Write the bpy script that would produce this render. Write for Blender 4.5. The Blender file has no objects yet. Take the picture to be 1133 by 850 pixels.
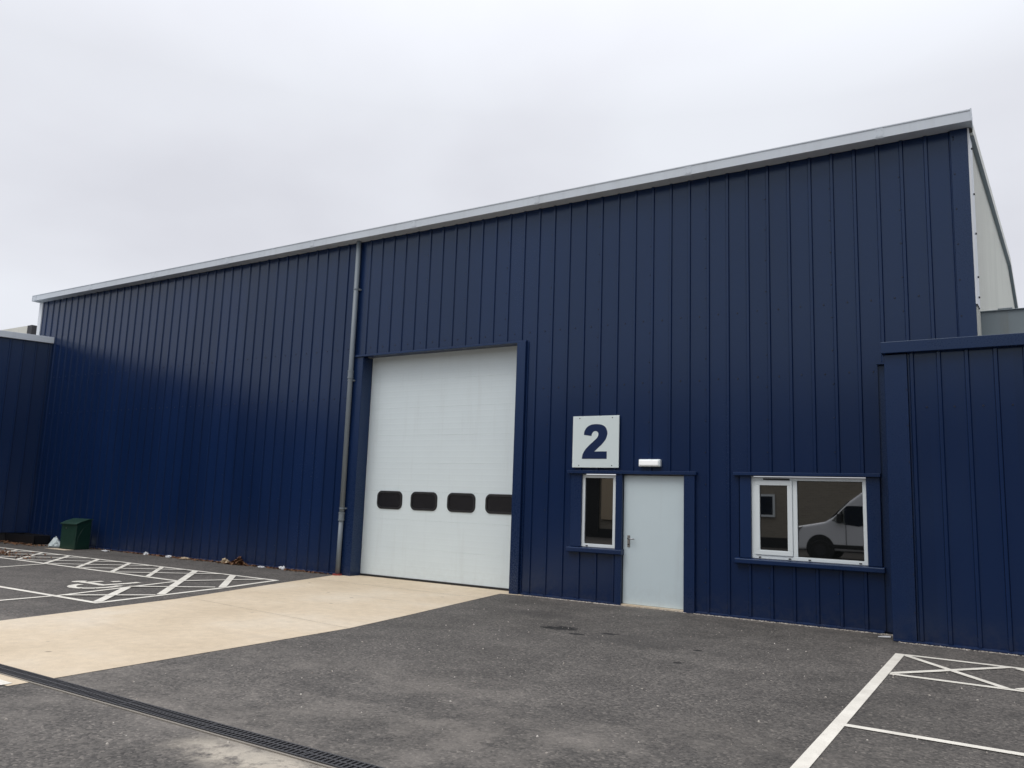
import bpy, math, random
from mathutils import Vector, Matrix, noise
random.seed(7)
PI = math.pi
sc = bpy.context.scene
col = sc.collection

# ------------------------------------------------------------------ helpers
class MB:
    """collects shapes and links them as one mesh object"""
    def __init__(s): s.v = []; s.f = []
    def poly(s, pts): 
        b = len(s.v); s.v += [tuple(p) for p in pts]; s.f.append(tuple(range(b, b+len(pts)))); return s
    def box(s, x0, x1, y0, y1, z0, z1):
        b = len(s.v)
        s.v += [(x,y,z) for z in (z0,z1) for (x,y) in ((x0,y0),(x1,y0),(x1,y1),(x0,y1))]
        s.f += [tuple(b+i for i in q) for q in ((3,2,1,0),(4,5,6,7),(0,1,5,4),(1,2,6,5),(2,3,7,6),(3,0,4,7))]
        return s
    def prism(s, pts, d, axis):
        """closed outline pts (a,b) extruded between d[0], d[1] along axis"""
        def P(a,b,c): return {'x':(c,a,b),'y':(a,c,b),'z':(a,b,c)}[axis]
        n = len(pts); b = len(s.v)
        s.v += [P(p[0],p[1],d[0]) for p in pts] + [P(p[0],p[1],d[1]) for p in pts]
        s.f += [(b+i, b+(i+1)%n, b+n+(i+1)%n, b+n+i) for i in range(n)]
        s.f += [tuple(b+i for i in reversed(range(n))), tuple(b+n+i for i in range(n))]
        return s
    def tube(s, p0, p1, r, n=12, r1=None, cap=True):
        p0=Vector(p0); p1=Vector(p1); r1 = r if r1 is None else r1
        z=(p1-p0).normalized(); x=z.orthogonal().normalized(); y=z.cross(x)
        b=len(s.v)
        for (p,q) in ((p0,r),(p1,r1)):
            for i in range(n):
                a=2*PI*i/n; s.v.append(tuple(p+x*math.cos(a)*q+y*math.sin(a)*q))
        s.f += [(b+i,b+(i+1)%n,b+n+(i+1)%n,b+n+i) for i in range(n)]
        if cap: s.f += [tuple(b+i for i in reversed(range(n))), tuple(b+n+i for i in range(n))]
        return s
    def strip(s, a, b, w, z):
        """flat painted line"""
        a=Vector((a[0],a[1])); b=Vector((b[0],b[1])); d=(b-a).normalized(); n=Vector((-d.y,d.x))*w/2
        s.poly([(p.x,p.y,z) for p in (a-n,b-n,b+n,a+n)]); return s
    def build(s, name, mat, parent=None, smooth=False, bevel=0, seg=2, fix=True):
        me = bpy.data.meshes.new(name); me.from_pydata(s.v, [], s.f); me.validate()
        if fix:
            import bmesh
            bm=bmesh.new(); bm.from_mesh(me); bmesh.ops.recalc_face_normals(bm, faces=bm.faces); bm.to_mesh(me); bm.free()
        me.materials.append(mat)
        if smooth:
            for p in me.polygons: p.use_smooth = True
        o = bpy.data.objects.new(name, me); col.objects.link(o)
        if parent: o.parent = parent
        if bevel:
            m=o.modifiers.new('Bevel','BEVEL'); m.width=bevel; m.segments=seg; m.limit_method='ANGLE'; m.angle_limit=math.radians(40)
        return o
def tag(o, label=None, cat=None, group=None, kind=None):
    for k,v in (('label',label),('category',cat),('group',group),('kind',kind)):
        if v: o[k]=v
    return o
def empty(name, label, cat, loc=(0,0,0), group=None, rz=0):
    o=bpy.data.objects.new(name,None); o.empty_display_size=.2; col.objects.link(o); o.location=loc; o.rotation_euler=(0,0,rz)
    return tag(o,label,cat,group)
def under(o, root):
    """keep world-coordinate meshes in place below an Empty that stands elsewhere"""
    o.parent=root; o.matrix_parent_inverse=(Matrix.Translation(root.location) @ Matrix.Rotation(root.rotation_euler.z,4,'Z')).inverted(); return o

# ------------------------------------------------------------------ materials
def mat(name, base, rough=.5, metal=0, ior=1.5, spec=None, coat=0):
    m=bpy.data.materials.new(name); m.use_nodes=True
    p=m.node_tree.nodes['Principled BSDF']
    p.inputs['Base Color'].default_value=(*base,1); p.inputs['Roughness'].default_value=rough
    p.inputs['Metallic'].default_value=metal; p.inputs['IOR'].default_value=ior
    if spec is not None: p.inputs['Specular IOR Level'].default_value=spec
    p.inputs['Coat Weight'].default_value=coat
    return m
class NT:
    def __init__(s,m): s.t=m.node_tree; s.p=s.t.nodes['Principled BSDF']; s.tc=s.n('ShaderNodeTexCoord')
    def n(s,t,**k):
        x=s.t.nodes.new(t)
        for a,b in k.items(): setattr(x,a,b)
        return x
    def l(s,a,b): s.t.links.new(a,b)
    def noise(s,scale,detail=4,rough=.55,vec=None,scl=None):
        v=vec or s.tc.outputs['Object']
        if scl:
            mp=s.n('ShaderNodeMapping'); mp.inputs['Scale'].default_value=scl; s.l(v,mp.inputs['Vector']); v=mp.outputs[0]
        x=s.n('ShaderNodeTexNoise'); x.inputs['Scale'].default_value=scale; x.inputs['Detail'].default_value=detail; x.inputs['Roughness'].default_value=rough
        s.l(v,x.inputs['Vector']); return x.outputs['Fac']
    def ramp(s,fac,stops):
        r=s.n('ShaderNodeValToRGB'); e=r.color_ramp.elements
        while len(e)<len(stops): e.new(.5)
        for q,(p,c) in zip(e,stops): q.position=p; q.color=(*c,1) if len(c)==3 else c
        s.l(fac,r.inputs[0]); return r.outputs[0]
    def mix(s,f,a,b,blend='MIX'):
        x=s.n('ShaderNodeMix'); x.data_type='RGBA'; x.blend_type=blend
        for v,i in ((f,0),(a,6),(b,7)):
            if hasattr(v,'links'): s.l(v,x.inputs[i])
            elif i==0: x.inputs[0].default_value=v
            else: x.inputs[i].default_value=(*v,1)
        return x.outputs[2]
    def math(s,op,a,b=None,clamp=False):
        x=s.n('ShaderNodeMath',operation=op); x.use_clamp=clamp
        for i,v in enumerate((a,b)):
            if v is None: continue
            if hasattr(v,'links'): s.l(v,x.inputs[i])
            else: x.inputs[i].default_value=v
        return x.outputs[0]
    def maprange(s,v,a,b,c=0,d=1):
        x=s.n('ShaderNodeMapRange'); 
        for i,q in enumerate((a,b,c,d)): x.inputs[i+1].default_value=q
        s.l(v,x.inputs[0]); return x.outputs[0]
    def bump(s,h,strength,dist=.01):
        b=s.n('ShaderNodeBump'); b.inputs['Strength'].default_value=strength; b.inputs['Distance'].default_value=dist
        s.l(h,b.inputs['Height']); s.l(b.outputs[0],s.p.inputs['Normal']); return b

def painted_metal(name, base, rough=.32, dirt=(.03,.03,.03), wave=.25, var=.12, dirtamt=.15, sheets=False):
    m=mat(name,base,rough); t=NT(m)
    big=t.noise(.7,3,.5,scl=(1,1,.35)); streak=t.noise(6,5,.6,scl=(1,1,.06)); fine=t.noise(60,3)
    c=t.mix(t.maprange(big,.3,.7), tuple(v*(1-var) for v in base), tuple(v*(1+var) for v in base))
    c=t.mix(t.maprange(streak,.52,.8,0,dirtamt), c, dirt)
    # splash dirt near the ground
    sep=t.n('ShaderNodeSeparateXYZ'); t.l(t.tc.outputs['Object'],sep.inputs[0])
    low=t.maprange(sep.outputs['Z'],0,.45,1,0); low=t.math('MULTIPLY',low,t.maprange(t.noise(9,5,.7),.35,.75,0,.28))
    c=t.mix(low,c,(.10,.095,.085))
    if sheets:      # each metre-wide sheet has weathered a little differently
        v=t.math('FLOOR',t.math('DIVIDE',t.math('ADD',sep.outputs['X'],.93),.99885))
        wn=t.n('ShaderNodeTexWhiteNoise',noise_dimensions='1D'); t.l(v,wn.inputs['W'])
        g=t.maprange(wn.outputs['Value'],0,1,.93,1.08); cc=t.n('ShaderNodeCombineColor')
        for i_ in range(3): t.l(g,cc.inputs[i_])
        c=t.mix(1.0,c,cc.outputs[0],'MULTIPLY')
    t.l(c,t.p.inputs['Base Color'])
    t.l(t.maprange(t.math('ADD',big,fine),.6,1.4,rough-.04,rough+.07),t.p.inputs['Roughness'])
    w=t.noise(1.6,2,.5,scl=(1,1,.5)); t.bump(w,wave,.02)
    return m
M={}
M['blue']=painted_metal('blue_cladding_paint',(.0052,.0182,.069),.215,(.014,.024,.055),.10,var=.07,dirtamt=.10,sheets=True)
M['blue_side']=M['blue']
M['blue_trim']=painted_metal('blue_trim_paint',(.0058,.0205,.076),.28,(.014,.024,.055),.06)
for k_ in ('blue','blue_trim'): M[k_].node_tree.nodes['Principled BSDF'].inputs['IOR'].default_value=1.48; M[k_].node_tree.nodes['Principled BSDF'].inputs['Specular Tint'].default_value=(.79,.93,1,1)
M['screw']=mat('blue_screw',(.006,.010,.03),.5)
M['silver']=painted_metal('silver_grey_flashing',(.60,.65,.70),.42,(.25,.25,.25),.08,.05,.2)
M['pipe']=painted_metal('grey_pipe',(.19,.225,.255),.45,(.14,.15,.16),.03,.05,.15)
M['white_metal']=painted_metal('white_flashing',(.72,.75,.78),.45,(.3,.3,.28),.05,.04,.2)
M['cream']=painted_metal('cream_cladding',(.70,.70,.63),.5,(.35,.35,.3),.1,.05,.3)
M['grey_wall']=painted_metal('grey_wall_sheet',(.20,.24,.255),.45,(.16,.14,.10),.1,.15,.6)
M['roof']=mat('roof_sheet',(.30,.32,.33),.5)
M['upvc']=mat('white_window_frame',(.80,.86,.87),.35)
M['gasket']=mat('black_gasket',(.012,.012,.014),.5)
M['black']=mat('black_plastic',(.010,.010,.012),.45)
M['steel']=mat('satin_steel',(.45,.45,.46),.28,1)
M['darkmetal']=mat('dark_metal',(.05,.05,.055),.5,.6)

m=mat('dark_window_glass',(.006,.007,.007),.015,0,2.8); M['glass']=m
t=NT(m); w=t.noise(1.3,1); t.bump(w,.012,.02)
m=mat('scratched_plastic_pane',(.045,.046,.054),.2,0,1.75); M['acrylic']=m
t=NT(m); t.l(t.mix(t.maprange(t.noise(14,5,.7),.55,.8,0,.35),(.010,.010,.013),(.09,.09,.10)),t.p.inputs['Base Color']); t.bump(t.noise(5,2),.12,.01)

# white door sheet with faint panel ribs and grime
def door_white(name,base,rib):
    m=mat(name,base,.42); t=NT(m)
    g=t.noise(2.2,5,.6,scl=(1,1,1.4)); s=t.noise(8,4,.6,scl=(1,1,.08))
    c=t.mix(t.maprange(g,.35,.8,0,.22),base,tuple(v*.86 for v in base)); c=t.mix(t.maprange(s,.55,.8,0,.12),c,(.35,.36,.34))
    sep=t.n('ShaderNodeSeparateXYZ'); t.l(t.tc.outputs['Object'],sep.inputs[0])
    low=t.math('MULTIPLY',t.maprange(sep.outputs['Z'],0,.5,1,0),t.maprange(t.noise(12,5,.7),.4,.75,0,.16))
    c=t.mix(low,c,(.32,.31,.28)); t.l(c,t.p.inputs['Base Color'])
    if rib:
        wv=t.n('ShaderNodeTexWave',wave_type='BANDS',bands_direction='Z',wave_profile='SIN'); wv.inputs['Scale'].default_value=2*PI/20/.117*1.0
        t.l(t.tc.outputs['Object'],wv.inputs['Vector'])
        t.bump(t.math('ADD',t.math('MULTIPLY',t.math('POWER',wv.outputs['Fac'],6),.25),t.noise(1.2,2)),.25,.01)
    else: t.bump(t.noise(1.1,2),.08,.02)
    return m
M['rollwhite']=door_white('white_sectional_door_sheet',(.71,.80,.83),True)
M['doorwhite']=door_white('white_door_sheet',(.64,.745,.775),False)
M['signwhite']=mat('sign_white',(.72,.81,.81),.4)
M['signblue']=mat('sign_blue',(.004,.018,.075),.5,ior=1.35)
m=mat('lamp_diffuser',(.86,.87,.87),.35); M['diffuser']=m
p=m.node_tree.nodes['Principled BSDF']; p.inputs['Emission Color'].default_value=(1,1,1,1); p.inputs['Emission Strength'].default_value=.28

# asphalt
def asphalt():
    m=mat('asphalt',(.1,.1,.1),.82,spec=.35); t=NT(m); O=t.tc.outputs['Object']
    big=t.noise(.22,5,.6); mid=t.noise(1.7,6,.65); 
    vor=t.n('ShaderNodeTexVoronoi',feature='F1'); vor.inputs['Scale'].default_value=48; t.l(O,vor.inputs['Vector'])
    fine=t.noise(140,4,.7); f2=t.noise(26,6,.85)
    c=t.ramp(big,[(.3,(.108,.101,.092)),(.52,(.136,.127,.117)),(.72,(.168,.156,.143))])
    c=t.mix(t.maprange(mid,.3,.75,0,1),tuple([.62]*3),tuple([1.2]*3)) if False else t.mix(.75,c,t.ramp(mid,[(.3,(.62,.62,.62)),(.7,(1.15,1.14,1.12))]),'MULTIPLY')
    # aggregate: stone-to-stone colour differences
    sepc=t.n('ShaderNodeSeparateColor'); t.l(vor.outputs['Color'],sepc.inputs[0])
    c=t.mix(.85,c,t.ramp(sepc.outputs[0],[(0,(.45,.45,.46)),(.5,(.9,.9,.9)),(.9,(1.18,1.16,1.14)),(1,(1.9,1.86,1.8))]),'MULTIPLY')
    c=t.mix(.85,c,t.ramp(f2,[(.32,(.58,.58,.58)),(.5,(.98,.98,.98)),(.68,(1.38,1.36,1.34))]),'MULTIPLY')
    # pale scuffs of dust
    d=t.math('MULTIPLY',t.maprange(t.noise(.9,7,.75,scl=(1,1.7,1)),.56,.78),t.maprange(t.noise(25,4,.8),.3,.7))
    c=t.mix(t.math('MULTIPLY',d,.45),c,(.30,.275,.245))
    # tyre-worn darker tracks
    tr=t.maprange(t.noise(.5,3,.6,scl=(.25,1.6,1)),.55,.75,0,.35); c=t.mix(tr,c,(.055,.052,.05))
    # pale grit washed along the drain and across the near ground
    sep=t.n('ShaderNodeSeparateXYZ'); t.l(O,sep.inputs[0])
    def band(y,w,amt,ns,lo,hi,xr=None):
        b=t.math('SUBTRACT',1,t.math('DIVIDE',t.math('ABSOLUTE',t.math('SUBTRACT',sep.outputs['Y'],y)),w),True)
        b=t.math('MULTIPLY',b,t.maprange(t.noise(ns,6,.75),lo,hi,0,amt))
        if xr: b=t.math('MULTIPLY',b,t.math('MULTIPLY',t.maprange(sep.outputs['X'],xr[0],xr[0]+.5),t.maprange(sep.outputs['X'],xr[1]-.6,xr[1],1,0)))
        return b
    c=t.mix(band(-9.06,.30,1.5,3.2,.38,.54,(-5.0,-3.2)),c,(.50,.45,.37))
    c=t.mix(band(-8.9,1.5,.8,1.3,.48,.72),c,(.28,.255,.225))
    c=t.mix(band(-7.6,1.9,.6,1.0,.45,.7),c,(.31,.28,.245))
    c=t.mix(band(-.05,.35,.75,7,.42,.7),c,(.26,.23,.19))
    # oil spots
    def spot(x,y,rx,ry,c,amt,colr):
        mp=t.n('ShaderNodeMapping'); mp.vector_type='POINT'; mp.inputs['Location'].default_value=(-x/rx,-y/ry,0); mp.inputs['Scale'].default_value=(1/rx,1/ry,0); t.l(O,mp.inputs[0])
        ln=t.n('ShaderNodeVectorMath',operation='LENGTH'); t.l(mp.outputs[0],ln.inputs[0])
        v=t.math('ADD',ln.outputs['Value'],t.math('MULTIPLY',t.math('SUBTRACT',t.noise(9,3),.5),2.0))
        return t.mix(t.maprange(v,1.0,.8,0,amt),c,colr)
    for (x,y,rx,ry) in ((-5.27,-2.88,.24,.16),(-5.44,-3.0,.14,.08),(-4.93,-3.18,.12,.08),(-4.60,-2.86,.11,.07),(-3.3,-3.2,.07,.05),(-3.2,-4.1,.06,.05)):
        c=spot(x,y,rx,ry,c,.9,(.012,.012,.012))
    for (x,y,rx,ry) in ((-4.2,-3.1,.8,.5),(-6.2,-1.9,.7,.35)): c=spot(x,y,rx,ry,c,.3,(.05,.047,.045))
    t.l(c,t.p.inputs['Base Color'])
    h=t.math('ADD',t.math('MULTIPLY',vor.outputs['Distance'],-.8),t.math('MULTIPLY',f2,.8)); t.bump(h,.7,.008)
    return m
M['asphalt']=asphalt()
def concrete():
    m=mat('pale_concrete',(.5,.43,.35),.75,spec=.35); t=NT(m)
    c=t.ramp(t.noise(.5,6,.6),[(.3,(.61,.50,.355)),(.5,(.69,.575,.42)),(.72,(.745,.655,.52))])
    c=t.mix(.6,c,t.ramp(t.noise(7,6,.7),[(.3,(.82,.82,.82)),(.7,(1.1,1.1,1.1))]),'MULTIPLY')
    c=t.mix(.5,c,t.ramp(t.noise(90,3,.7),[(.3,(.8,.8,.8)),(.7,(1.1,1.1,1.1))]),'MULTIPLY')
    v=t.n('ShaderNodeTexVoronoi'); v.inputs['Scale'].default_value=2.1; t.l(t.tc.outputs['Object'],v.inputs['Vector'])
    s=t.math('MULTIPLY',t.maprange(v.outputs['Distance'],.09,.05),t.maprange(t.noise(3,3),.52,.6))
    c=t.mix(t.math('MULTIPLY',s,.55),c,(.16,.12,.09))
    c=t.mix(t.maprange(t.noise(1.2,4,.6,scl=(.3,2,1)),.58,.8,0,.3),c,(.40,.34,.27))
    t.l(c,t.p.inputs['Base Color']); t.bump(t.noise(120,3),.2,.003); return m
M['concrete']=concrete()
def linepaint():
    m=mat('worn_white_line_paint',(.7,.68,.62),.7); t=NT(m)
    c=t.mix(t.maprange(t.noise(3,5,.6),.35,.7),(.86,.825,.73),(.70,.665,.585))
    c=t.mix(t.maprange(t.noise(70,4,.8),.62,.72,0,.8),c,(.12,.11,.10))
    c=t.mix(t.maprange(t.noise(11,5,.75),.63,.76,0,.55),c,(.16,.15,.14))
    t.l(c,t.p.inputs['Base Color']); t.bump(t.noise(110,4,.7),.5,.004); return m
M['line']=linepaint()
m=linepaint(); m.name='mauve_worn_line_paint'
M['line_faint']=m
m=mat('green_cabinet_paint',(.005,.032,.021),.45); M['green']=m
t=NT(m); t.l(t.mix(t.maprange(t.noise(5,5,.7),.4,.75,0,.6),(.005,.032,.021),(.012,.05,.034)),t.p.inputs['Base Color'])
m=mat('plastic_bag',(.62,.70,.70),.4); m.node_tree.nodes['Principled BSDF'].inputs['Transmission Weight'].default_value=.15; M['bag']=m
M['edge']=mat('drain_edge_concrete',(.27,.245,.21),.8); M['grate']=mat('cast_grate',(.085,.085,.09),.55,.4)
M['paper']=mat('litter_white',(.72,.73,.74),.6)
M['tan']=mat('litter_tan',(.50,.40,.27),.7)
M['red']=mat('red_gully',(.30,.05,.04),.5)
def leafmat():
    m=mat('dead_leaves',(.12,.06,.03),.8); t=NT(m)
    t.l(t.ramp(t.noise(23,2,.6),[(.25,(.05,.028,.018)),(.45,(.16,.065,.03)),(.6,(.22,.12,.055)),(.8,(.38,.30,.18))]),t.p.inputs['Base Color']); return m
M['leaf']=leafmat()
m=mat('grit',(.3,.27,.23),.9); M['grit']=m
t=NT(m); t.l(t.ramp(t.noise(30,1),[(.3,(.16,.13,.11)),(.5,(.42,.38,.33)),(.7,(.68,.64,.58))]),t.p.inputs['Base Color'])
def brick(name,a,b,mo,sc_=1.0):
    m=mat(name,a,.85); t=NT(m); br=t.n('ShaderNodeTexBrick'); br.inputs['Color1'].default_value=(*a,1); br.inputs['Color2'].default_value=(*b,1); br.inputs['Mortar'].default_value=(*mo,1)
    br.inputs['Scale'].default_value=1; br.inputs['Brick Width'].default_value=.225; br.inputs['Row Height'].default_value=.075; br.inputs['Mortar Size'].default_value=.01
    mp=t.n('ShaderNodeMapping'); mp.inputs['Rotation'].default_value=(PI/2,0,0); t.l(t.tc.outputs['Object'],mp.inputs[0]); t.l(mp.outputs[0],br.inputs['Vector'])
    t.l(br.outputs['Color'],t.p.inputs['Base Color']); return m
M['brick']=brick('brown_brick',(.26,.225,.17),(.31,.27,.205),(.32,.295,.25))
M['vanpaint']=mat('white_van_paint',(.84,.86,.88),.3,coat=.5)
M['unit']=painted_metal('shade_block_cladding',(.035,.042,.05),.5,(.03,.03,.03),.1)
M['tyre']=mat('tyre_rubber',(.015,.015,.015),.8)

# ------------------------------------------------------------------ setting
P=.33295                                 # rib spacing of the cladding sheets
X0=-.888
def flat(name, pts, z, m, kind='structure'):
    return tag(MB().poly([(x,y,z) for x,y in pts]).build(name,m), kind=kind)
# ground: one big sheet, finer near
flat('ground',[(-400,-400),(400,-400),(400,400),(-400,400)],0,M['asphalt'])
flat('concrete_apron',[(-11.88,.34),(-12.2,.0),(-12.25,-.12),(-11.72,-2.29),(-11.1,-4.67),(-10.72,-7.42),(-10.5,-9.05),(-7.26,-9.05),(-7.28,-6.6),(-7.30,-4.9),(-7.50,-3.49),(-7.78,-1.8),(-8.03,-.2),(-7.62,-.14),(-7.62,-.02),(-7.95,-.02),(-7.95,.34)],.004,M['concrete'])

flat('apron_joint',[(-11.13,-4.50),(-7.32,-4.90),(-7.32,-4.906),(-11.13,-4.506)],.008,M['edge'])
flat('apron_joint',[(-11.98,-.98),(-7.9,-1.0),(-7.9,-1.010),(-11.98,-.990)],.008,M['edge'])
Z=.006
def lines(name, segs, m=None, z=Z):
    b=MB()
    for i,(a,c,w) in enumerate(segs): b.strip(a,c,w,z+.0004*i)
    return tag(b.build(name,m or M['line'],fix=False),kind='structure')
L1=.10
lines('bay_outline_marking',[((-24.5,-1.78),(-12.16,-1.75),L1),((-12.19,-1.72),(-11.80,-3.39),L1),((-11.80,-3.36),(-11.42,-5.83),L1),
    ((-11.38,-5.80),(-18.2,-5.84),L1),((-13.10,-3.20),(-21.6,-3.22),L1),
    ((-13.17,-3.18),(-12.52,-5.80),.09),((-12.54,-5.84),(-12.42,-9.2),.09),((-17.64,-3.24),(-17.05,-5.82),.09)])
hatch=[]
for xt in (-22.9,-21.66,-20.48,-19.30,-18.08,-16.86,-15.68): hatch.append(((xt,-1.80),(xt+1.55,-3.19),.095))
hatch+= [((-14.56,-1.80),(-11.66,-4.60),.13),((-13.40,-1.78),(-11.84,-3.28),.13),((-12.80,-4.45),(-11.48,-5.76),.13)]
lines('hatched_zone_marking',hatch,z=.0095)
h2=[((x,-3.19),(x+1.55,-1.80),.09) for x in (-22.3,-21.1,-19.95,-18.74,-17.55,-16.40,-15.23)]
h2+= [((-13.12,-3.18),(-12.42,-1.84),.09),((-12.90,-4.35),(-11.92,-3.36),.09),((-12.50,-5.72),(-11.62,-4.72),.09)]
lines('cross_hatch_marking',h2,M['line_faint'],z=.014)
# wheelchair symbol painted in the bay
b=MB(); k=[0]
def st(pts,w):
    for a,c in zip(pts,pts[1:]): b.strip(a,c,w,.006+.0004*k[0]); k[0]+=1
st([(-14.03,-4.53),(-13.84,-4.49),(-13.38,-4.52)],.135)
st([(-13.40,-4.56),(-13.37,-4.02),(-13.40,-3.84)],.135)
st([(-13.93,-4.50),(-13.93,-4.20)],.12); st([(-13.75,-4.14),(-13.74,-3.98)],.12)
st([(-13.72,-4.72),(-13.66,-4.88),(-13.52,-5.0),(-13.34,-5.06),(-13.17,-5.01),(-13.05,-4.86),(-13.01,-4.66),(-13.06,-4.48),(-13.12,-4.38)],.135)
b.poly([(-14.15+.10*math.cos(a),-4.50+.13*math.sin(a),.006) for a in [2*PI*i/20 for i in range(20)]])
tag(b.build('wheelchair_symbol_marking',M['line'],fix=False),kind='structure')
rh=[((-1.275,-1.66),(-1.315,-12.0),.105),((-1.22,-1.70),(6,-1.66),.09),((-1.22,-3.10),(6,-3.09),.09),((-1.24,-5.63),(6,-5.62),.085)]
lines('bay_line_marking',rh)
r2=[]
x=-1.20
while x<5: r2+= [((x,-1.76),(x+1.04,-3.08),.085),((x,-3.06),(x+1.04,-1.74),.085)]; x+=1.14
lines('right_hatch_marking',r2,z=.0092)
lines('apron_edge_marking',[((-12.0,-9.04),(-7.32,-9.04),.12)],z=.0075)

# litter dirt beside walls
def scatter(name, mb_fn, n, m, label=None, cat=None):
    b=MB()
    for i in range(n): mb_fn(b)
    o=b.build(name,m,fix=False); o['kind']='stuff'
    if label: o['label']=label; o['category']=cat
    return o
def leafq(b,x,y,z,s):
    a=random.uniform(0,2*PI); u=Vector((math.cos(a),math.sin(a),random.uniform(-.5,.5)))*s; v=Vector((-math.sin(a),math.cos(a),random.uniform(-.6,.6)))*s*.55
    c=Vector((x,y,z+s*.35)); b.poly([c-u,c-v*.9,c+u,c+v+Vector((0,0,s*.15))])
def leaf_strip(b):
    x=random.choice([random.uniform(-21.3,-12.4),random.gauss(-18.6,.8),random.gauss(-15.4,.35),random.gauss(-13.6,.5),random.gauss(-17,.4)])
    x=min(-12.35,max(-21.2,x)); y=-.03-abs(random.gauss(0,.075)); leafq(b,x,y,.002,random.uniform(.015,.045))
scatter('leaf_litter',leaf_strip,1700,M['leaf'],'brown dead leaves blown along the foot of the long blue wall','leaves')
def leaf_pile(b):
    r=abs(random.gauss(0,.13)); a=random.uniform(PI,2*PI); leafq(b,-15.35+math.cos(a)*r*1.5,-.03+math.sin(a)*r,max(0,.15-r*.8)*random.random(),random.uniform(.03,.06))
scatter('leaf_pile',leaf_pile,300,M['leaf'],'small heap of reddish brown leaves against the long blue wall','leaves')
def leaf_bay(b): leafq(b,random.gauss(-21.6,1.0),random.gauss(-2.75,.28),.004,random.uniform(.02,.05))
scatter('fallen_leaves',leaf_bay,900,M['leaf'],'red brown leaves drifted over the hatched marking at far left','leaves')
def leaf_far(b): leafq(b,random.uniform(-25.6,-22.6),random.gauss(-.75,.12),.004,random.uniform(.03,.055))
scatter('drifted_leaves',leaf_far,260,M['leaf'],'tan leaves lying before the black trough in the far corner','leaves')
def pebble(b,x,y,s):
    h=s*random.uniform(.4,.9); n=6; a0=random.random()*6
    base=[(x+math.cos(a0+2*PI*i/n)*s*random.uniform(.7,1.1),y+math.sin(a0+2*PI*i/n)*s*random.uniform(.7,1.1)) for i in range(n)]
    bb=len(b.v); b.v+=[(p[0],p[1],.0) for p in base]+[((p[0]-x)*.55+x,(p[1]-y)*.55+y,h) for p in base]
    b.f+=[(bb+i,bb+(i+1)%n,bb+n+(i+1)%n,bb+n+i) for i in range(n)]+[tuple(bb+n+i for i in range(n))]
def grit(b):
    if random.random()<.62: x=random.choice([random.uniform(-7.7,-1.5),random.uniform(-7.6,-5.7),random.uniform(-4.4,-1.5)]); y=-.045-abs(random.gauss(0,.03))
    else: x=random.uniform(-1.4,4); y=-.645-abs(random.gauss(0,.025))
    if -5.72<x<-4.62: y=-.03
    pebble(b,x,y,random.uniform(.004,.015))
scatter('foot_of_wall_grit',grit,2600,M['grit'],'loose grit and mortar crumbs along the foot of the blue walls','grit')
def loose(b):
    x=random.uniform(-10,1.5); y=random.uniform(-9.6,-.5)
    if x<-7.2: x=-7+random.random()*6
    pebble(b,x,y,random.choice([.004,.005,.006,.008,.012]))
scatter('loose_stones',loose,420,M['grit'],'tiny pale stones scattered over the asphalt','stones')
def dust(b): pebble(b,random.uniform(-12,-7.4),random.uniform(-8,-.2),random.uniform(.003,.007))
scatter('apron_grit',dust,120,M['leaf'],'dark specks scattered on the pale concrete apron','grit')

# ------------------------------------------------------------------ ribbed cladding
RB,RT,RH=.032,.019,.024                   # rib half-base, half-top, height
def ribbed(b, xa, xb, za, zb, fn, x0=X0, p=P, back=.045, rb=RB, rt=RT, rh=RH):
    """closed ribbed panel between xa..xb, za..zb; fn(x, out, z) -> world point"""
    pts=[(xa,0)]
    k=math.floor((xa-x0)/p)-1
    while x0+k*p-rb<xb:
        c=x0+k*p; k+=1
        for dx,h in ((-rb,0),(-rt,rh),(rt,rh),(rb,0)):
            if xa+.003<c+dx<xb-.003: pts.append((c+dx,h))
    pts.append((xb,0)); 
    out=[pts[0]]
    for q in pts[1:]:
        if q[0]>out[-1][0]+1e-4: out.append(q)
    pts=out
    ring=pts+[(xb,-back),(xa,-back)]
    n=len(ring); bb=len(b.v)
    b.v+=[tuple(fn(x,o,za)) for x,o in ring]+[tuple(fn(x,o,zb)) for x,o in ring]
    b.f+=[(bb+i,bb+(i+1)%n,bb+n+(i+1)%n,bb+n+i) for i in range(n)]
    b.f+=[tuple(bb+i for i in reversed(range(n))),tuple(bb+n+i for i in range(n))]
def screw(b,c,d,r=.011,t=.008):
    b.tube(c,Vector(c)+Vector(d)*t,r,6,r*.8)

WH=empty('warehouse','tall navy blue ribbed metal warehouse with white roller door and silver roof edge','warehouse',(-12.9,0,0))
def W(o): return under(o,WH)
F=lambda x,o,z:(x,-o,z)
b=MB(); sb=b
for (xa,xb,za,zb) in ((-25.45,-12.17,.035,7.31),(-12.0,-7.74,4.72,7.31),(-7.74,-6.72,.035,7.31),(-6.72,-4.43,2.24,7.31),(-6.72,-5.83,.035,.85),
      (-4.43,-3.72,.035,7.31),(-3.72,-1.64,2.24,7.31),(-3.72,-1.64,.035,.85),(-1.64,-.56,3.88,7.31)):
    ribbed(b,xa,xb,za,zb,F)
clad_b=b; nclad=len(b.f)
cover=[(-12.17,-12.0,0,8),(-12.1,-7.7,0,4.75),(-6.76,-4.4,.8,2.3),(-5.85,-4.43,0,2.3),(-3.77,-1.62,.8,2.3),(-1.66,0,0,3.9)]
def free(x,z): return -25.4<x<-.56 and not any(a-.02<x<c+.02 and d-.02<z<e+.02 for a,c,d,e in cover)
for row in (3.78,4.87):
    kk=0
    while X0-P*(kk+.5)>-25.4:
        x=X0-P*(kk+.5)+.02*math.sin(kk*7); kk+=1
        if row<3 and kk%3: continue
        if free(x,row): screw(sb,(x,0,row+.006*math.sin(kk*3.3)),(0,-1,0),.014)
kk=1
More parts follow.
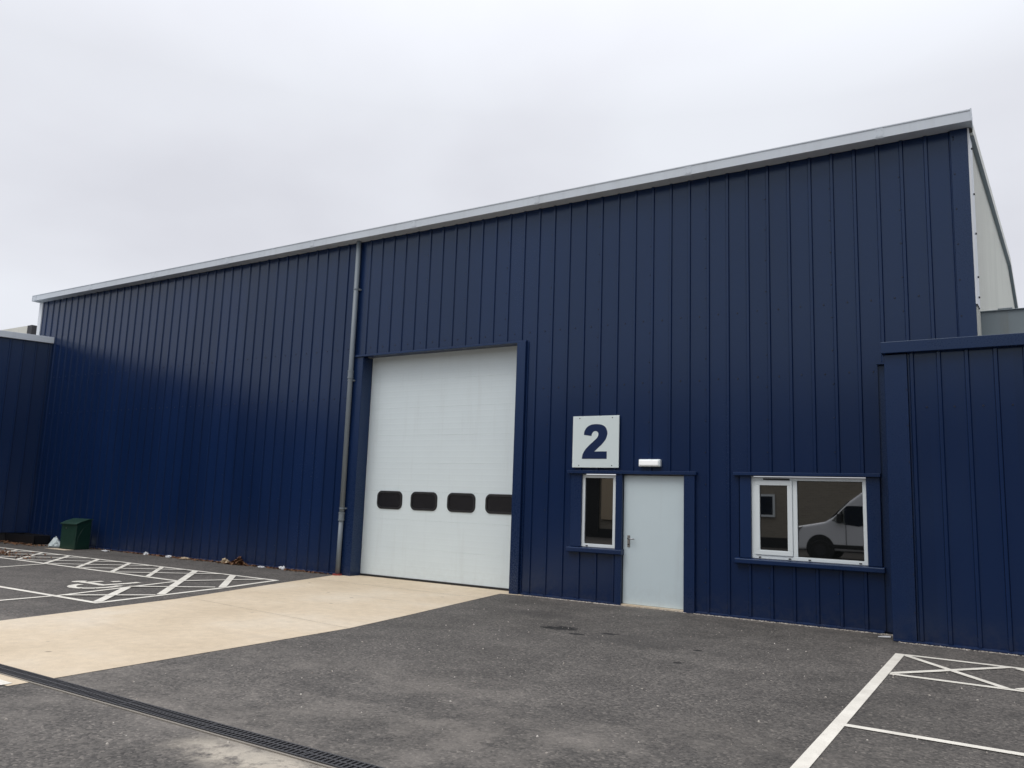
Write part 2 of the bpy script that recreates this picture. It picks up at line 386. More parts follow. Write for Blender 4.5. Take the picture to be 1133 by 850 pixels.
while X0-P*kk>-25.4:
    z=.5
    while z<7.2:
        x=X0-P*kk-RB-.014
        if free(x,z): screw(sb,(x,0,z),(0,-1,0),.010)
        z+=.52
    kk+=3
for i in range(13):
    if 3.95+.28*i<7.25: screw(sb,(-.52,-.036,3.98+.53*i if 3.98+.53*i<7.25 else 7.2),(0,-1,0),.012)
def two_mat(o,n0,m2):
    o.data.materials.append(m2)
    for p_ in o.data.polygons:
        if p_.index>=n0: p_.material_index=1
    return o
W(two_mat(clad_b.build('cladding',M['blue']),nclad,M['screw']))
# wall core behind the sheets, with the openings left out
b=MB()
Wx=[(-25.5,-11.96),(-7.90,-6.53),(-4.60,-3.54),(-1.83,-.42)]
for xa,xb in Wx: b.box(xa,xb,.05,.20,0,7.25)
b.box(-11.96,-7.90,.05,.20,4.745,7.25); b.box(-6.53,-5.84,.05,.20,0,.93); b.box(-6.53,-4.60,.05,.20,2.21,7.25)
b.box(-5.84,-5.74,.05,.20,0,2.21); b.box(-3.54,-1.83,.05,.20,0,.93); b.box(-3.54,-1.83,.05,.20,2.21,7.25)
W(b.build('wall_core',M['blue_trim']))
# trims
b=MB(); b.box(-12.17,-12.0,.0,.03,4.70,7.31)                        # dark recess by the downpipe
W(b.build('recess_trim',M['blue_trim'])); b=MB(); b.box(-1.64,-1.47,.03,.04,.03,3.88)
b.box(-1.65,-1.40,-.05,0,3.875,3.895)
W(b.build('recess_trim',M['blue_trim'])); b=MB()
b.box(-.56,-.335,-.036,.03,0,7.31); b.box(-.575,-.56,-.022,.03,0,7.31)   # right corner flashing
W(b.build('corner_flashing',M['blue_trim'],bevel=.004,seg=1))
b=MB(); b.box(-12.12,-7.74,-.055,.0,4.675,4.72); W(b.build('roller_door_head_trim',M['blue_trim'],bevel=.004,seg=1))
b=MB(); b.box(-12.17,-11.90,-.02,.30,.0,4.675); W(b.build('roller_door_jamb_trim',M['blue_trim'],bevel=.006,seg=1))
b=MB(); b.box(-7.93,-7.735,-.075,.30,.0,4.70); b.box(-7.735,-7.70,-.02,.01,0,4.70); W(b.build('roller_door_jamb_trim',M['blue_trim'],bevel=.006,seg=1))
b=MB(); b.box(-11.9,-7.93,.02,.30,4.70,4.74); W(b.build('roller_door_lintel',M['blue_trim']))
# base drip flashing
b=MB()
for xa,xb in ((-25.45,-12.2),(-7.69,-5.74),(-4.42,-1.66)): W(MB().prism([(.0,.04),(-.045,.028),(-.045,.008),(.0,.014)],(xa,xb),'x').build('base_drip_trim',M['blue_trim']))

# gutter fascia with joint straps
def fascia(x0,x1):
    return [(.02,7.312),(-.255,7.304),(-.262,7.306),(-.262,7.455),(-.272,7.460),(-.272,7.478),(-.20,7.482),(.02,7.44)]
b=MB().prism(fascia(0,0),(-25.64,-.285),'x')
b.box(-25.66,-25.64,-.268,.1,7.30,7.482); b.box(-.285,-.265,-.268,.12,7.30,7.49)
g=W(b.build('gutter_fascia',M['silver'],bevel=.001,seg=1))
x=-1.48
while x>-25.5:
    b=MB()
    b.box(x-.055,x+.055,-.267,-.262,7.325,7.455); b.box(x-.055,x+.055,-.25,-.1,7.294,7.30)
    for dx in (-.035,.035):
        for z in (7.35,7.43): screw(b,(x+dx,-.267,z),(0,-1,0),.008,.006)
    W(b.build('gutter_joint',M['silver'])); x-=3.0
# small dark seal line directly below the fascia
# side wall (right): splayed, white, with falling rear verge
sd=Vector((.0585,1)).normalized()
def S(u,out,z): # along the side wall from the front corner; out = to the right
    p=Vector((-.345,.0))+sd*u; n=Vector((sd.y,-sd.x)); return (p.x+n.x*out,p.y+n.y*out,z)
top=[(0,7.33),(7.5,7.33),(9.55,6.68),(14.0,5.2),(14.0,0),(0,0)]
b=MB(); n=len(top)
u=0.0; prof=[]
while u<14.0:                                   # shallow vertical corrugation
    prof+=[(u,.0),(u+.07,.0),(u+.085,.018),(u+.165,.018)]; u+=.18
def topz(u): return 7.33 if u<7.5 else 7.33-(u-7.5)*.317 if u<9.55 else 6.68-(u-9.55)*.333
for (a,oa),(c,oc) in zip(prof,prof[1:]):
    b.poly([S(a,oa,0),S(c,oc,0),S(c,oc,topz(c)),S(a,oa,topz(a))])
W(b.build('side_wall',M['cream'],fix=False))
b=MB()
for (a,za),(c,zc) in (((.0,7.36),(7.5,7.36)),((7.5,7.36),(9.55,6.71)),((9.55,6.71),(14,5.23))):
    q=[S(a,.018,za-.13),S(a,.075,za-.13),S(a,.075,za+.05),S(a,-.25,za+.07)]; r=[S(c,.018,zc-.13),S(c,.075,zc-.13),S(c,.075,zc+.05),S(c,-.25,zc+.07)]
    for i in range(3): b.poly([q[i],q[i+1],r[i+1],r[i]])
W(b.build('verge_trim',M['cream'],fix=False))
b=MB()
for (a,za),(c,zc) in (((.1,7.22),(7.5,7.22)),((7.5,7.22),(9.55,6.57)),((9.55,6.57),(14,5.09))):
    b.poly([S(a,.02,za),S(c,.02,zc),S(c,.079,zc),S(a,.079,za)]).poly([S(a,.079,za),S(c,.079,zc),S(c,.079,zc+.012),S(a,.079,za+.012)])
W(b.build('verge_edge',M['pipe'],fix=False))
# white corner trims
b=MB(); 
for (u0,u1,o0,o1) in ((-.034,.34,-.002,.032),):
    q=[S(u0,o0,4.665),S(u1,o0,4.665),S(u1,o1,4.665),S(u0,o1,4.665)]; r=[S(u0,o0,7.3),S(u1,o0,7.3),S(u1,o1,7.3),S(u0,o1,7.3)]
    for i in range(4): b.poly([q[i],q[(i+1)%4],r[(i+1)%4],r[i]])
W(b.build('corner_trim',M['white_metal']))
for z in (4.8,5.1,5.75,6.35,7.05):
    b=MB(); screw(b,S(.16,.032,z),(sd.y,-sd.x,0),.016,.02); W(b.build('corner_bolt',M['darkmetal']))
b=MB(); b.box(-25.63,-25.45,-.035,.05,5.0,7.30); W(b.build('end_trim',M['white_metal'],bevel=.004,seg=1))
b=MB(); b.box(-25.60,-25.50,.05,14,0,7.28); W(b.build('end_wall',M['cream']))
b=MB(); b.poly([(-25.6,.0,7.44),(-.3,.0,7.44),(.13,7.5,7.40),(-25.6,7.5,7.40)]).poly([(-25.6,7.5,7.40),(.13,7.5,7.40),(.5,14,5.25),(-25.6,14,5.25)])
W(b.build('roof',M['roof'],fix=False))

# downpipe
b=MB(); px=-12.18; py=-.085
b.tube((px,py,1.2),(px,py,7.31),.053,20); b.tube((-12.19,py,.03),(px,py,1.2),.049,20)
pipe=W(b.build('downpipe',M['pipe'],smooth=False))
for p_ in pipe.data.polygons: p_.use_smooth=len(p_.vertices)==4
for z in (4.30,1.24):
    c=MB().tube((px,py,z-.07),(px,py,z+.05),.061,20).tube((px,py,z+.05),(px,py,z+.075),.067,20).tube((px,py,z-.10),(px,py,z-.07),.067,20).build('pipe_collar',M['pipe'],pipe)
for z in (4.16,1.40,6.2):
    c=MB().box(px-.075,px+.085,py+.02,-.0,z-.016,z+.016).tube((px,py,z-.016),(px,py,z+.016),.058,16).build('pipe_bracket',M['pipe'],pipe)

# roller door
RD=empty('roller_door',None,None,(-9.85,.3,0)); RD.parent=WH; RD.location=(-9.85+12.9,.3,0)
def R_(o): o.parent=RD; o.matrix_parent_inverse=(Matrix.Translation((-9.85,.3,0))).inverted(); return o
wins=[(-11.20,1.61),(-10.285,1.61),(-9.345,1.61),(-8.42,1.61)]
ww,wh,wr=.31,.155,.085
def rrect(cx,cz,hw,hh,r,n=5):
    o=[]
    for (sx,sz,a0) in ((1,1,0),(-1,1,PI/2),(-1,-1,PI),(1,-1,3*PI/2)):
        for i in range(n+1):
            a=a0+PI/2*i/n; o.append((cx+sx*(hw-r)+r*math.cos(a),cz+sz*(hh-r)+r*math.sin(a)))
    return o
for i in range(8):
    z0=.045+i*.585; z1=z0+.5842
    b=MB().box(-11.95,-7.85,.30,.34,z0,min(z1,4.75)); s=b.build('door_section',M['rollwhite'],bevel=.0025,seg=2); R_(s)
b=MB().box(-11.9,-7.9,.285,.34,.004,.045); R_(b.build('bottom_seal',M['gasket'],bevel=.006))
b=MB().box(-11.9,-7.9,.32,.345,.045,4.7); R_(b.build('door_backing',M['gasket']))
for cx,cz in wins:
    fr=MB(); o_=rrect(cx,cz,ww+.035,wh+.035,wr+.03); i_=rrect(cx,cz,ww-.012,wh-.012,wr-.012); n=len(o_)
    bb=len(fr.v); fr.v+=[(x,.299,z) for x,z in o_]+[(x,.283,z) for x,z in rrect(cx,cz,ww+.028,wh+.028,wr+.025)]+[(x,.283,z) for x,z in i_]+[(x,.296,z) for x,z in i_]
    for k_ in range(3):
        fr.f+=[(bb+k_*n+i,bb+k_*n+(i+1)%n,bb+(k_+1)*n+(i+1)%n,bb+(k_+1)*n+i) for i in range(n)]
    w_=R_(fr.build('door_window',M['gasket']))
    pn=MB().poly([(x,.296,z) for x,z in i_]).build('pane',M['acrylic'],fix=False); pn.parent=w_

# personnel door
D=MB().box(-5.715,-4.625,.03,.07,.035,2.185).build('personnel_door',M['doorwhite'],bevel=.003); W(D)
b=MB(); b.box(-5.615-.024,-5.615+.024,.018,.03,.975,1.175)
h=b.build('handle_plate',M['steel'],D,bevel=.008,seg=3)
b=MB().tube((-5.615,.018,1.115),(-5.615,-.03,1.115),.010,10).tube((-5.615,-.028,1.115),(-5.49,-.028,1.115),.010,10)
l_=b.build('handle_lever',M['steel'],D,smooth=True); MB().tube((-5.615,.020,1.02),(-5.615,.006,1.02),.012,10).build('lock_cylinder',M['darkmetal'],D)
b=MB().box(-5.73,-5.715,.01,.10,.0,2.20).box(-4.625,-4.61,.01,.10,0,2.20).box(-5.715,-4.625,.01,.10,2.188,2.203); W(b.build('door_frame',M['gasket']))
b=MB().box(-5.73,-4.61,-.03,.10,.0,.030); W(b.build('door_threshold',M['concrete'],bevel=.004))
b=MB().box(-4.615,-4.43,-.055,.05,0,2.205); W(b.build('door_side_trim',M['blue_trim'],bevel=.004,seg=1))
b=MB().box(-5.84,-5.72,-.05,.05,0,2.205); W(b.build('door_side_trim',M['blue_trim'],bevel=.004,seg=1))
b=MB().box(-6.78,-4.40,-.075,.0,2.205,2.262); W(b.build('door_head_trim',M['blue_trim'],bevel=.004,seg=1))

# windows
def frame(b,x0,x1,z0,z1,w,y0,y1):
    b.box(x0,x1,y0,y1,z1-w,z1).box(x0,x1,y0,y1,z0,z0+w).box(x0,x0+w,y0+.0,y1,z0+w,z1-w).box(x1-w,x1,y0,y1,z0+w,z1-w)
def window(x0,x1,z0,z1,frames,panes,vent=None,holes=()):
    b=MB(); frame(b,x0,x1,z0,z1,.055,.01,.08)
    r=W(b.build('window',M['upvc'],bevel=.004,seg=2))
    for (a,c,d,e,w,y0,y1) in frames:
        s=MB(); frame(s,a,c,d,e,w,y0,y1); s.build('sash',M['upvc'],r,bevel=.006,seg=2)
    for (a,c,d,e,y) in panes:
        g_=MB(); frame(g_,a-.008,c+.008,d-.008,e+.008,.016,y-.006,y+.004); g_.build('gasket',M['gasket'],r)
        MB().box(a,c,y,y+.02,d,e).build('pane',M['glass'],r)
    if vent: MB().box(*vent).build('vent',M['gasket'],r,bevel=.003)
    if holes:
        for (hx,hz) in holes: MB().box(hx-.018,hx+.018,.0,.012,hz-.008,hz+.008).build('drain_cap',M['darkmetal'],r)
    return r
window(-6.51,-5.86,.935,2.19,[],[(-6.455,-5.915,.990,2.135,.04)],holes=[(-6.40,.955)])
w2=window(-3.525,-1.845,.935,2.195,[(-3.468,-2.90,.992,2.138,.075,-.005,.07)],[(-3.393,-2.975,1.067,2.063,.02),(-2.83,-1.90,.990,2.140,.04)],
   vent=(-3.34,-2.94,-.003,.012,2.147,2.170),holes=[(-3.40,.955),(-2.95,.955),(-2.66,.955),(-1.95,.955)])
MB().box(-2.897,-2.83,.012,.08,.991,2.139).build('mullion',M['upvc'],w2,bevel=.004)
for (a,c) in ((-6.72,-6.51),): W(MB().box(a,c,-.03,.05,.93,2.205).build('window_side_trim',M['blue_trim'],bevel=.004,seg=1))
for (a,c) in ((-3.70,-3.525),(-1.845,-1.655)): W(MB().box(a,c,-.03,.05,.93,2.21).build('window_side_trim',M['blue_trim'],bevel=.004,seg=1))
def sill(a,c,z0,z1):
    W(MB().prism([(.03,z0),(-.075,z0),(-.095,z0+.012),(-.095,z1-.018),(-.085,z1-.010),(.03,z1)],(a,c),'x').build('window_sill',M['blue_trim'],bevel=.003,seg=1))
sill(-6.76,-5.70,.835,.93); sill(-3.77,-1.62,.84,.93)
W(MB().box(-3.79,-1.64,-.085,.0,2.21,2.26).build('window_head_trim',M['blue_trim'],bevel=.004,seg=1))

# number sign
SG=MB().box(-6.695,-5.79,-.052,-.032,2.312,3.228).build('number_sign',M['signwhite'],bevel=.004)
tag(SG,'square white board with navy numeral 2 above the narrow window','sign')
def cat_rom(pts,n=6):
    out=[]
    for i in range(len(pts)-1):
        p0=pts[max(i-1,0)];p1=pts[i];p2=pts[i+1];p3=pts[min(i+2,len(pts)-1)]
        for k_ in range(n):
            t_=k_/n
            out.append(tuple(.5*((2*p1[j])+(-p0[j]+p2[j])*t_+(2*p0[j]-5*p1[j]+4*p2[j]-p3[j])*t_*t_+(-p0[j]+3*p1[j]-3*p2[j]+p3[j])*t_**3) for j in (0,1)))
    return out+[pts[-1]]
outer=cat_rom([(136,160),(140,138),(154,117),(176,105),(204,102),(233,106),(254,119),(264,140),(265,160),(256,186),(238,210),(216,231),(196,250)])
inner=cat_rom([(127,290),(131,266),(143,243),(164,219),(189,196),(209,177),(216,161),(214,147),(203,140),(191,142),(182,152),(178,166)])
g2=outer+[(264,250),(264,290)]+inner
SX=lambda u:-6.695+.905*(u-73)/(328-73); SZ=lambda v:3.228-.916*(v-57)/(337-57)
MB().prism([(SX(u),SZ(v)) for u,v in g2],(-.054,-.0505),'y').build('numeral',M['signblue'],SG)
for (x,z) in ((-6.56,3.19),(-5.92,3.19),(-6.56,2.35),(-5.92,2.35)):
    b=MB(); screw(b,(x,-.052,z),(0,-1,0),.011,.004); b.build('sign_screw',M['darkmetal'],SG)
# bulkhead lamp
LM=empty('wall_lamp','small white bulkhead lamp fixed above the white personnel door','lamp',(-5.21,-.035,2.34))
o=MB().box(-5.41,-5.02,-.075,-.0,2.335,2.462).build('housing',M['upvc'],bevel=.015,seg=3); under(o,LM)
o=MB().box(-5.39,-5.04,-.115,-.075,2.352,2.446).build('diffuser',M['diffuser'],bevel=.018,seg=3); under(o,LM)

# ------------------------------------------------------------------ right-hand low annex
AN=empty('blue_annex','low navy ribbed annex standing forward of the warehouse at its right end','annex',(3.5,-.6,0))
FA=lambda x,o,z:(x,-.6-o,z)
b=MB(); ribbed(b,-1.18,9.0,.035,3.93,FA,x0=-1.128,p=.3325); b.box(-1.46,-1.42,-.56,-.01,.02,3.93)
anb=b; nan=len(b.f)
b=MB().box(-1.475,-1.185,-.636,-.56,.02,3.90).box(-1.475,-1.46,-.56,-.02,.02,3.90); under(b.build('corner_flashing',M['blue_trim'],bevel=.005,seg=1),AN)
b=MB().box(-1.505,9.0,-.70,.1,3.915,4.075); under(b.build('coping',M['blue_trim'],bevel=.006,seg=2),AN)
b=MB().box(-.28,9.0,.1,.5,3.6,4.02); under(b.build('roof',M['roof']),AN)
b=anb; kk=0
while kk<30: screw(b,(-1.128+.3325*(kk+.5),-.6,3.15),(0,-1,0),.014); kk+=1
for i in range(8): screw(b,(-1.20,-.636,.4+.5*i),(0,-1,0),.010)
under(two_mat(b.build('cladding',M['blue']),nan,M['screw']),AN)
b=MB().prism([(-.60,.035),(-.655,.022),(-.655,.008),(-.60,.014)],(-1.47,9.0),'x'); under(b.build('base_drip_trim',M['blue_trim']),AN)
# rear grey building
o=MB().prism([(-.325,.5),(9,.5),(9,14),(.54,14)],(0,4.66),'z').build('grey_building',M['grey_wall'])
tag(o,'plain grey sheeted block seen between the annex top and the cream side wall','building')
b=MB().box(-.325,9.02,.47,.60,4.655,4.668).box(-.08,.10,.48,.58,4.668,4.69)
b.build('parapet_edge',M['grey_wall'],o,bevel=.01)

# ------------------------------------------------------------------ left-hand wing
WG=empty('side_wing','lower navy wing with grey coping meeting the warehouse at far left','building',(-25,-8,0))
wd=Vector((-.33,-.944)).normalized(); wn=Vector((-wd.y,wd.x))          # along the face towards the road; wn = outward
w0=Vector((-24.66,0.02))
def FW(x,o,z): p=w0+wd*x; return (p.x+wn.x*o,p.y+wn.y*o,z)
if wn.x<0: wn=-wn
b=MB(); ribbed(b,0.0,26.0,.26,5.93,FW,x0=.10); under(b.build('cladding',M['blue_side']),WG)
def wbox(b,x0,x1,o0,o1,z0,z1):
    q=[FW(x0,o0,z0),FW(x1,o0,z0),FW(x1,o1,z0),FW(x0,o1,z0)]; r=[(p[0],p[1],z1) for p in q]; bb=len(b.v); b.v+=q+r
    b.f+=[tuple(bb+i for i in f_) for f_ in ((3,2,1,0),(4,5,6,7),(0,1,5,4),(1,2,6,5),(2,3,7,6),(3,0,4,7))]
b=MB(); wbox(b,-.0,26.05,-.30,.09,5.93,6.12); under(b.build('coping',M['silver'],bevel=.005,seg=1),WG)
b=MB(); wbox(b,.0,26,-.30,-.06,0,5.9); under(b.build('wall_core',M['gasket']),WG)
b=MB(); b.poly([FW(0,-.3,5.95),FW(26,-.3,5.95),FW(26,-5,5.95),FW(0,-5,5.95)]); under(b.build('roof',M['roof'],fix=False),WG)
# cream building beyond
o=MB().box(-70,-38.3,6,16,0,8.95).build('cream_building',M['cream']); tag(o,'cream clad building edge showing over the left wing coping','building')
MB().box(-38.3,-37.9,5.85,6.1,0,8.90).build('downpipe',M['darkmetal'],o)

# ------------------------------------------------------------------ small things
# green meter cabinet
GC=empty('green_cabinet','dark green street cabinet with sloping lid against the long blue wall','cabinet',(-21.08,-.68,0),rz=math.radians(7))
MB().prism([(0,0),(.44,0),(.44,.76),(.34,.775),(0,.66)],(-.60,0),'x').build('cabinet_body',M['green'],GC,bevel=.02,seg=3)
MB().prism([(-.035,.645),(-.035,.675),(.10,.735),(.34,.80),(.46,.80),(.46,.765),(.34,.77)],(-.625,.025),'x').build('cabinet_lid',M['green'],GC,bevel=.01,seg=3)
b=MB(); arc=[(.04+.38*(1-math.cos(a)),.05+.60*math.sin(a)) for a in [i*PI/2/10 for i in range(11)]]
for a,c in zip(arc,arc[1:]): b.tube((.001,a[0],a[1]),(.001,c[0],c[1]),.007,6)
b.build('cabinet_rib',M['green'],GC); MB().tube((-.4,.0,.55),(-.4,-.012,.55),.015,8).build('lock',M['steel'],GC)
o=flat('concrete_slab_edge',[(-22.0,-1.0),(-21.05,-.98),(-21.0,-.72),(-21.8,-.76)],.004,M['concrete'])
# crumpled bag
def blob(name,c,r,m,label,cat,seed,peak=0,group=None,f=.35):
    import bmesh
    bm=bmesh.new(); bmesh.ops.create_icosphere(bm,subdivisions=3,radius=1)
    for v in bm.verts:
        d=1+f*(noise.noise(v.co*1.7+Vector((seed,0,0)))+.6*noise.noise(v.co*4+Vector((0,seed,0))))
        v.co=Vector((v.co.x*r[0]*d,v.co.y*r[1]*d,v.co.z*r[2]*d))
        if peak and v.co.z>0: s=max(.12,1-v.co.z/(r[2]*1.3)); v.co.x*=s; v.co.y*=s; v.co.z*=1+peak
        if v.co.z<-r[2]*.55: v.co.z=-r[2]*.55
    me=bpy.data.meshes.new(name); bm.to_mesh(me); bm.free(); me.materials.append(m)
    o=bpy.data.objects.new(name,me); col.objects.link(o); o.location=(c[0],c[1],r[2]*.55+.003); return tag(o,label,cat,group)
blob('plastic_bag',(-22.35,-.50),(.22,.15,.13),M['bag'],'crumpled pale plastic bag lying left of the green cabinet','bag',3,peak=.5)
for i,(x,y,r,m_,lab,nm) in enumerate((
    (-20.25,-.30,(.13,.05,.02),'paper','flat white scrap of litter just right of the green cabinet','litter_scrap'),
    (-18.78,-.14,(.055,.035,.04),'paper','small upright white scrap at the wall, midway along the leaf line','litter_scrap'),
    (-17.75,-.20,(.07,.05,.035),'paper','crumpled white scrap just left of the tan scraps by the wall','litter_scrap'),
    (-17.15,-.20,(.15,.05,.03),'tan','tan crumpled card at the wall beside a white scrap','litter_scrap'),
    (-15.72,-.15,(.10,.07,.07),'tan','pale lump of rubbish beside the brown leaf heap','litter_scrap'),
    (-14.45,-.16,(.09,.04,.02),'paper','flat white scrap right of the leaf heap','litter_scrap'),
    (-13.80,-.14,(.06,.04,.04),'paper','white scrap nearest the grey downpipe','litter_scrap'))):
    blob(nm,(x,y),r,M[m_],lab,'litter',i*5.1,group='litter scraps along the long blue wall',f=1.0)
b=MB().prism([(-1.69,-.46),(-1.62,-.34),(-1.54,-.30),(-1.53,-.40)],(.004,.022),'z'); o=b.build('broken_slab',M['paper'],bevel=.008); tag(o,'broken white slab piece at the foot of the annex corner','rubble')
o=MB().tube((-12.19,-.09,.002),(-12.19,-.09,.032),.10,14).build('drain_gully',M['red']); tag(o,'small red clay gully collar under the grey downpipe','drain')
# black trough in the far corner
TR=MB(); TR.prism([(-.55,.0),(-.12,.0),(-.10,.25),(-.13,.25),(-.16,.03),(-.50,.03),(-.54,.25),(-.57,.25)],(-25.0,-23.35),'x')
TR.box(-25.0,-24.97,-.55,-.12,.0,.24).box(-23.38,-23.35,-.55,-.12,0,.25)
o=TR.build('plastic_trough',M['black'],bevel=.006); tag(o,'long low black trough lying in the corner below the left wing','trough')

# drainage channel
DC=empty('drainage_channel','dark slotted drainage channel crossing the apron and asphalt in the foreground','drain',(-5,-8.77,0))
under(MB().box(-16,3,-8.845,-8.695,.001,.007).build('channel_bed',M['gasket']),DC)
x=-16.0
while x<2.9:
    b=MB(); x1=x+.996
    for y in (-8.848,-8.772,-8.698): b.box(x,x1,y-.006,y+.006,.007,.016)
    n=24
    for i in range(n): 
        xx=x+.01+i*(.976/(n-1)); b.box(xx-.007,xx+.007,-8.842,-8.704,.008,.0145)
    under(b.build('grate',M['grate']),DC); x+=1.0
for ya,yb in ((-8.875,-8.857),(-8.689,-8.672)): under(MB().box(-16,3,ya,yb,.001,.008).build('channel_edge',M['edge']),DC)

# ------------------------------------------------------------------ across the road (seen in the reflections), plus an added shading block
OB=empty('brick_building','long brown brick building opposite, mirrored in the window','building',(0,-24,0))
under(MB().box(-34,10,-36,-24,0,6.6).build('wall',M['brick']),OB)
under(MB().prism([(-36.2,6.6),(-23.7,6.6),(-23.7,6.75),(-30,8.3),(-36.2,6.75)],(-34.2,10.2),'x').build('roof',M['darkmetal']),OB)
under(MB().box(-34.05,10.05,-23.97,-23.9,0,.45).build('plinth',M['black']),OB)
under(MB().box(-17.6,-13.4,-23.96,-23.85,.9,3.0).build('shutter_door',M['tan']),OB)
under(MB().box(-21.5,-17.75,-23.96,-23.85,.0,3.4).build('dark_panel',M['black']),OB)
for wx in (-27,-23,-12.3,-9.9,-3.5,2.5,8):
    b=MB(); y0=-24
    def fr(x0,x1,z0,z1,w): b.box(x0,x1,-23.97,-23.9,z1-w,z1).box(x0,x1,-23.97,-23.9,z0,z0+w).box(x0,x0+w,-23.97,-23.9,z0+w,z1-w).box(x1-w,x1,-23.97,-23.9,z0+w,z1-w)
    fr(wx,wx+.8,1.35,2.35,.09)
    w_=under(b.build('window',M['upvc']),OB)
    MB().box(wx+.09,wx+.71,-23.98,-23.94,1.44,2.26).build('pane',M['glass'],w_)
UN=empty('added_shade_block','tall dark grey block added out of view right of the yard to darken reflections','building',(15,-16,0))  # unseen block, added so the left wing mirrors something dark instead of sky
b=MB(); ribbed(b,-31.0,-3.0,.0,12.0,lambda x,o,z:(14-o,x,z),x0=0,p=.333); under(b.build('cladding',M['unit']),UN)
under(MB().box(14.05,30,-31,-3,0,11.9).build('wall_core',M['unit']),UN)
under(MB().box(13.85,30.1,-31.1,-2.9,12.0,12.25).build('roof_edge',M['silver']),UN)
# parked van
VN=empty('parked_van','white high roof panel van parked by the brick building, mirrored in the window','van',(-4,-18.2,0))
prof=[(-6.93,.42),(-6.98,.62),(-6.90,.98),(-6.62,1.13),(-5.72,1.32),(-5.42,1.50),(-4.90,2.06),(-4.52,2.36),(-4.05,2.52),(-1.3,2.56),(-1.12,2.45),(-1.05,.45),(-1.5,.38),(-6.6,.32)]
b=MB().prism(prof,(-19.15,-17.15),'y'); under(b.build('body',M['vanpaint'],bevel=.10,seg=4),VN)
for y,s in ((-17.142,1),(-19.158,-1)):
    under(MB().prism([(-5.48,1.38),(-4.98,1.90),(-4.22,1.90),(-4.22,1.30),(-4.6,1.20),(-5.3,1.28)],(y-.006,y+.006),'y').build('side_window',M['glass'],bevel=.004),VN)
    under(MB().prism([(-6.93,.86),(-6.90,1.02),(-6.45,1.13),(-6.62,.95)],(y-.02,y+.012),'y').build('headlight',M['steel'],bevel=.01),VN)
    under(MB().box(-4.15,-1.3,y-.01,y+.012,.95,1.0).box(-6.3,-1.1,y-.01,y+.02,.42,.56).build('side_moulding',M['black'],bevel=.008),VN)
    under(MB().box(-5.28,-5.12,min(y,y+s*.25),max(y,y+s*.25),1.3,1.62).build('wing_mirror',M['black'],bevel=.03),VN)
    for wx in (-5.88,-2.25):
        under(MB().tube((wx,y-s*.02,.40),(wx,y+s*.008,.40),.47,28).build('wheel_arch',M['black']),VN)
        wl=under(MB().tube((wx,y-s*.2,.345),(wx,y+s*.03,.345),.345,28).build('wheel',M['tyre'],bevel=.03),VN)
        MB().tube((wx,y+s*.02,.345),(wx,y+s*.042,.345),.20,20).build('rim',M['darkmetal'],wl)
for x_,z_ in ((-4.12,.95),(-5.02,.95)):
    under(MB().box(x_-.008,x_+.008,-17.138,-17.13,.55,1.95 if x_>-5 else 1.3).build('door_seam',M['black']),VN)
under(MB().box(-4.40,-4.25,-17.138,-17.11,1.10,1.14).build('door_handle',M['black']),VN)
under(MB().box(-7.0,-6.93,-19.0,-17.3,.38,.72).build('front_bumper',M['black'],bevel=.03),VN)
under(MB().prism([(-5.60,1.40),(-4.93,2.08),(-4.90,2.07),(-5.57,1.38)],(-19.0,-17.3),'y').build('windscreen',M['glass']),VN)

# ------------------------------------------------------------------ light and sky
w=bpy.data.worlds.new('World'); sc.world=w; w.use_nodes=True; nt=w.node_tree; nt.nodes.clear()
N=lambda t,**k:[setattr(n_:=nt.nodes.new(t),a,v) for a,v in k.items()] and n_ if k else nt.nodes.new(t)
out=nt.nodes.new('ShaderNodeOutputWorld'); bg=nt.nodes.new('ShaderNodeBackground'); 
SUN_EL,SUN_AZ=math.radians(58),math.radians(205)
sky=nt.nodes.new('ShaderNodeTexSky'); sky.sky_type='NISHITA'; sky.sun_disc=False; sky.sun_elevation=SUN_EL; sky.sun_rotation=SUN_AZ; sky.air_density=1; sky.dust_density=3
tc=nt.nodes.new('ShaderNodeTexCoord'); sp=nt.nodes.new('ShaderNodeSeparateXYZ'); nt.links.new(tc.outputs['Generated'],sp.inputs[0])
# cloud deck: project direction on a plane overhead
zz=nt.nodes.new('ShaderNodeMath'); zz.operation='MAXIMUM'; nt.links.new(sp.outputs['Z'],zz.inputs[0]); zz.inputs[1].default_value=0
za=nt.nodes.new('ShaderNodeMath'); za.operation='ADD'; nt.links.new(zz.outputs[0],za.inputs[0]); za.inputs[1].default_value=.28
dv=nt.nodes.new('ShaderNodeVectorMath'); dv.operation='DIVIDE'; nt.links.new(tc.outputs['Generated'],dv.inputs[0])
cb=nt.nodes.new('ShaderNodeCombineXYZ'); 
for i in range(3): nt.links.new(za.outputs[0],cb.inputs[i])
nt.links.new(cb.outputs[0],dv.inputs[1])
n1=nt.nodes.new('ShaderNodeTexNoise'); n1.inputs['Scale'].default_value=1.5; n1.inputs['Detail'].default_value=6; n1.inputs['Roughness'].default_value=.45; n1.inputs['Distortion'].default_value=.2
nt.links.new(dv.outputs[0],n1.inputs['Vector'])
cr=nt.nodes.new('ShaderNodeValToRGB'); e=cr.color_ramp.elements; e.new(.5)
for q,(p_,c_) in zip(e,((.32,(.73,.74,.80)),(.5,(.80,.815,.875)),(.68,(.86,.885,.945)))): q.position=p_; q.color=(*c_,1)
nt.links.new(n1.outputs['Fac'],cr.inputs[0])
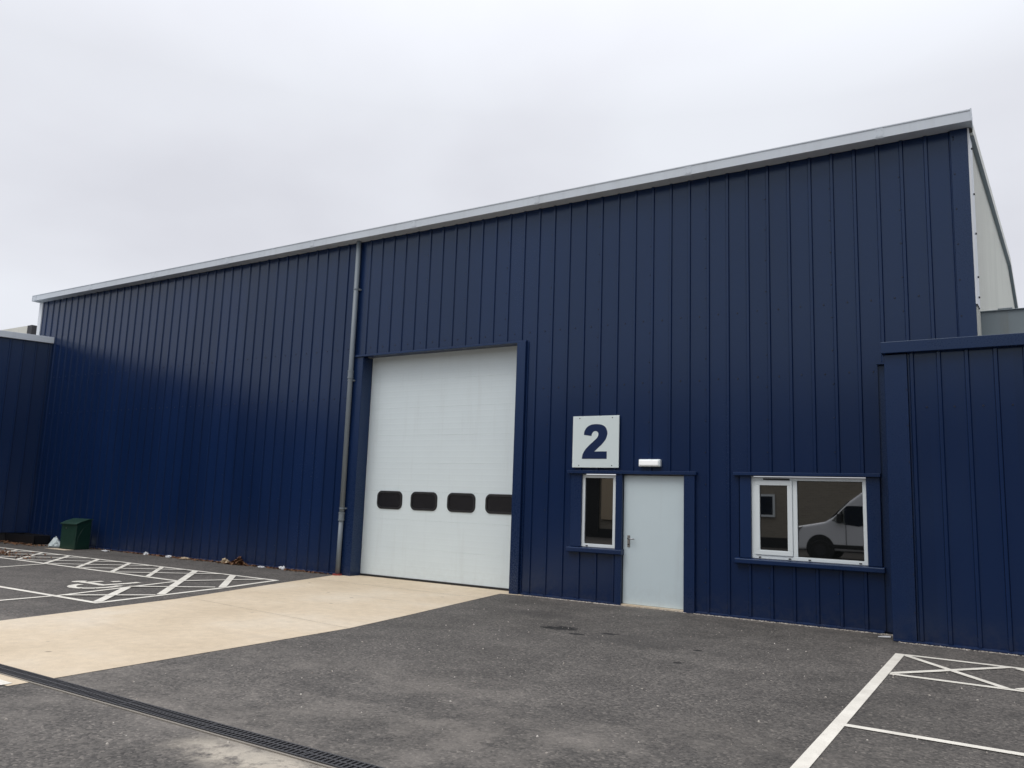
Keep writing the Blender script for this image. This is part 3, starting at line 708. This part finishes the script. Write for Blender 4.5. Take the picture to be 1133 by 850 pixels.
# overcast skies are brightest overhead
zr=nt.nodes.new('ShaderNodeMapRange'); zr.inputs[1].default_value=.45; zr.inputs[2].default_value=1.0; zr.inputs[3].default_value=1.0; zr.inputs[4].default_value=2.1
nt.links.new(sp.outputs['Z'],zr.inputs[0])
ml=nt.nodes.new('ShaderNodeVectorMath'); ml.operation='SCALE'; nt.links.new(cr.outputs[0],ml.inputs[0]); nt.links.new(zr.outputs[0],ml.inputs['Scale'])
# background strength .1 : cloud colour is divided by it, the clear sky shows through a little
sc10=nt.nodes.new('ShaderNodeVectorMath'); sc10.operation='SCALE'; nt.links.new(ml.outputs[0],sc10.inputs[0]); sc10.inputs['Scale'].default_value=10
mx=nt.nodes.new('ShaderNodeMix'); mx.data_type='RGBA'; mx.inputs[0].default_value=.95; nt.links.new(sky.outputs[0],mx.inputs[6]); nt.links.new(sc10.outputs[0],mx.inputs[7])
nt.links.new(mx.outputs[2],bg.inputs[0]); bg.inputs[1].default_value=.1; nt.links.new(bg.outputs[0],out.inputs[0])
sd_=bpy.data.lights.new('sun','SUN'); sd_.energy=.9; sd_.angle=math.radians(28); sd_.color=(1,.95,.88)
so=bpy.data.objects.new('sun',sd_); col.objects.link(so)
# direction towards the sun: behind and left of the camera
dirv=Vector((math.sin(SUN_AZ)*math.cos(SUN_EL),math.cos(SUN_AZ)*math.cos(SUN_EL),math.sin(SUN_EL)))
so.rotation_euler=dirv.to_track_quat('Z','Y').to_euler(); so.location=dirv*60

# ------------------------------------------------------------------ camera
yaw,pitch,roll=math.radians(-32.240542),math.radians(8.279451),math.radians(1.995484)
fw=Vector((math.sin(yaw)*math.cos(pitch),math.cos(yaw)*math.cos(pitch),math.sin(pitch))); r=Vector((math.cos(yaw),-math.sin(yaw),0)); u=r.cross(fw)
R=r*math.cos(roll)+u*math.sin(roll); U=-r*math.sin(roll)+u*math.cos(roll)
cd=bpy.data.cameras.new('camera'); cam=bpy.data.objects.new('camera',cd); col.objects.link(cam)
cam.matrix_world=Matrix(((R.x,U.x,-fw.x,0),(R.y,U.y,-fw.y,-12.777),(R.z,U.z,-fw.z,1.696),(0,0,0,1)))
cd.sensor_width=36; cd.lens=882.4047/1133*36; cd.clip_end=2000; cd.clip_start=.05
sc.camera=cam
sc.view_settings.view_transform='Standard'; sc.view_settings.look='None'; sc.view_settings.exposure=0; sc.view_settings.gamma=1
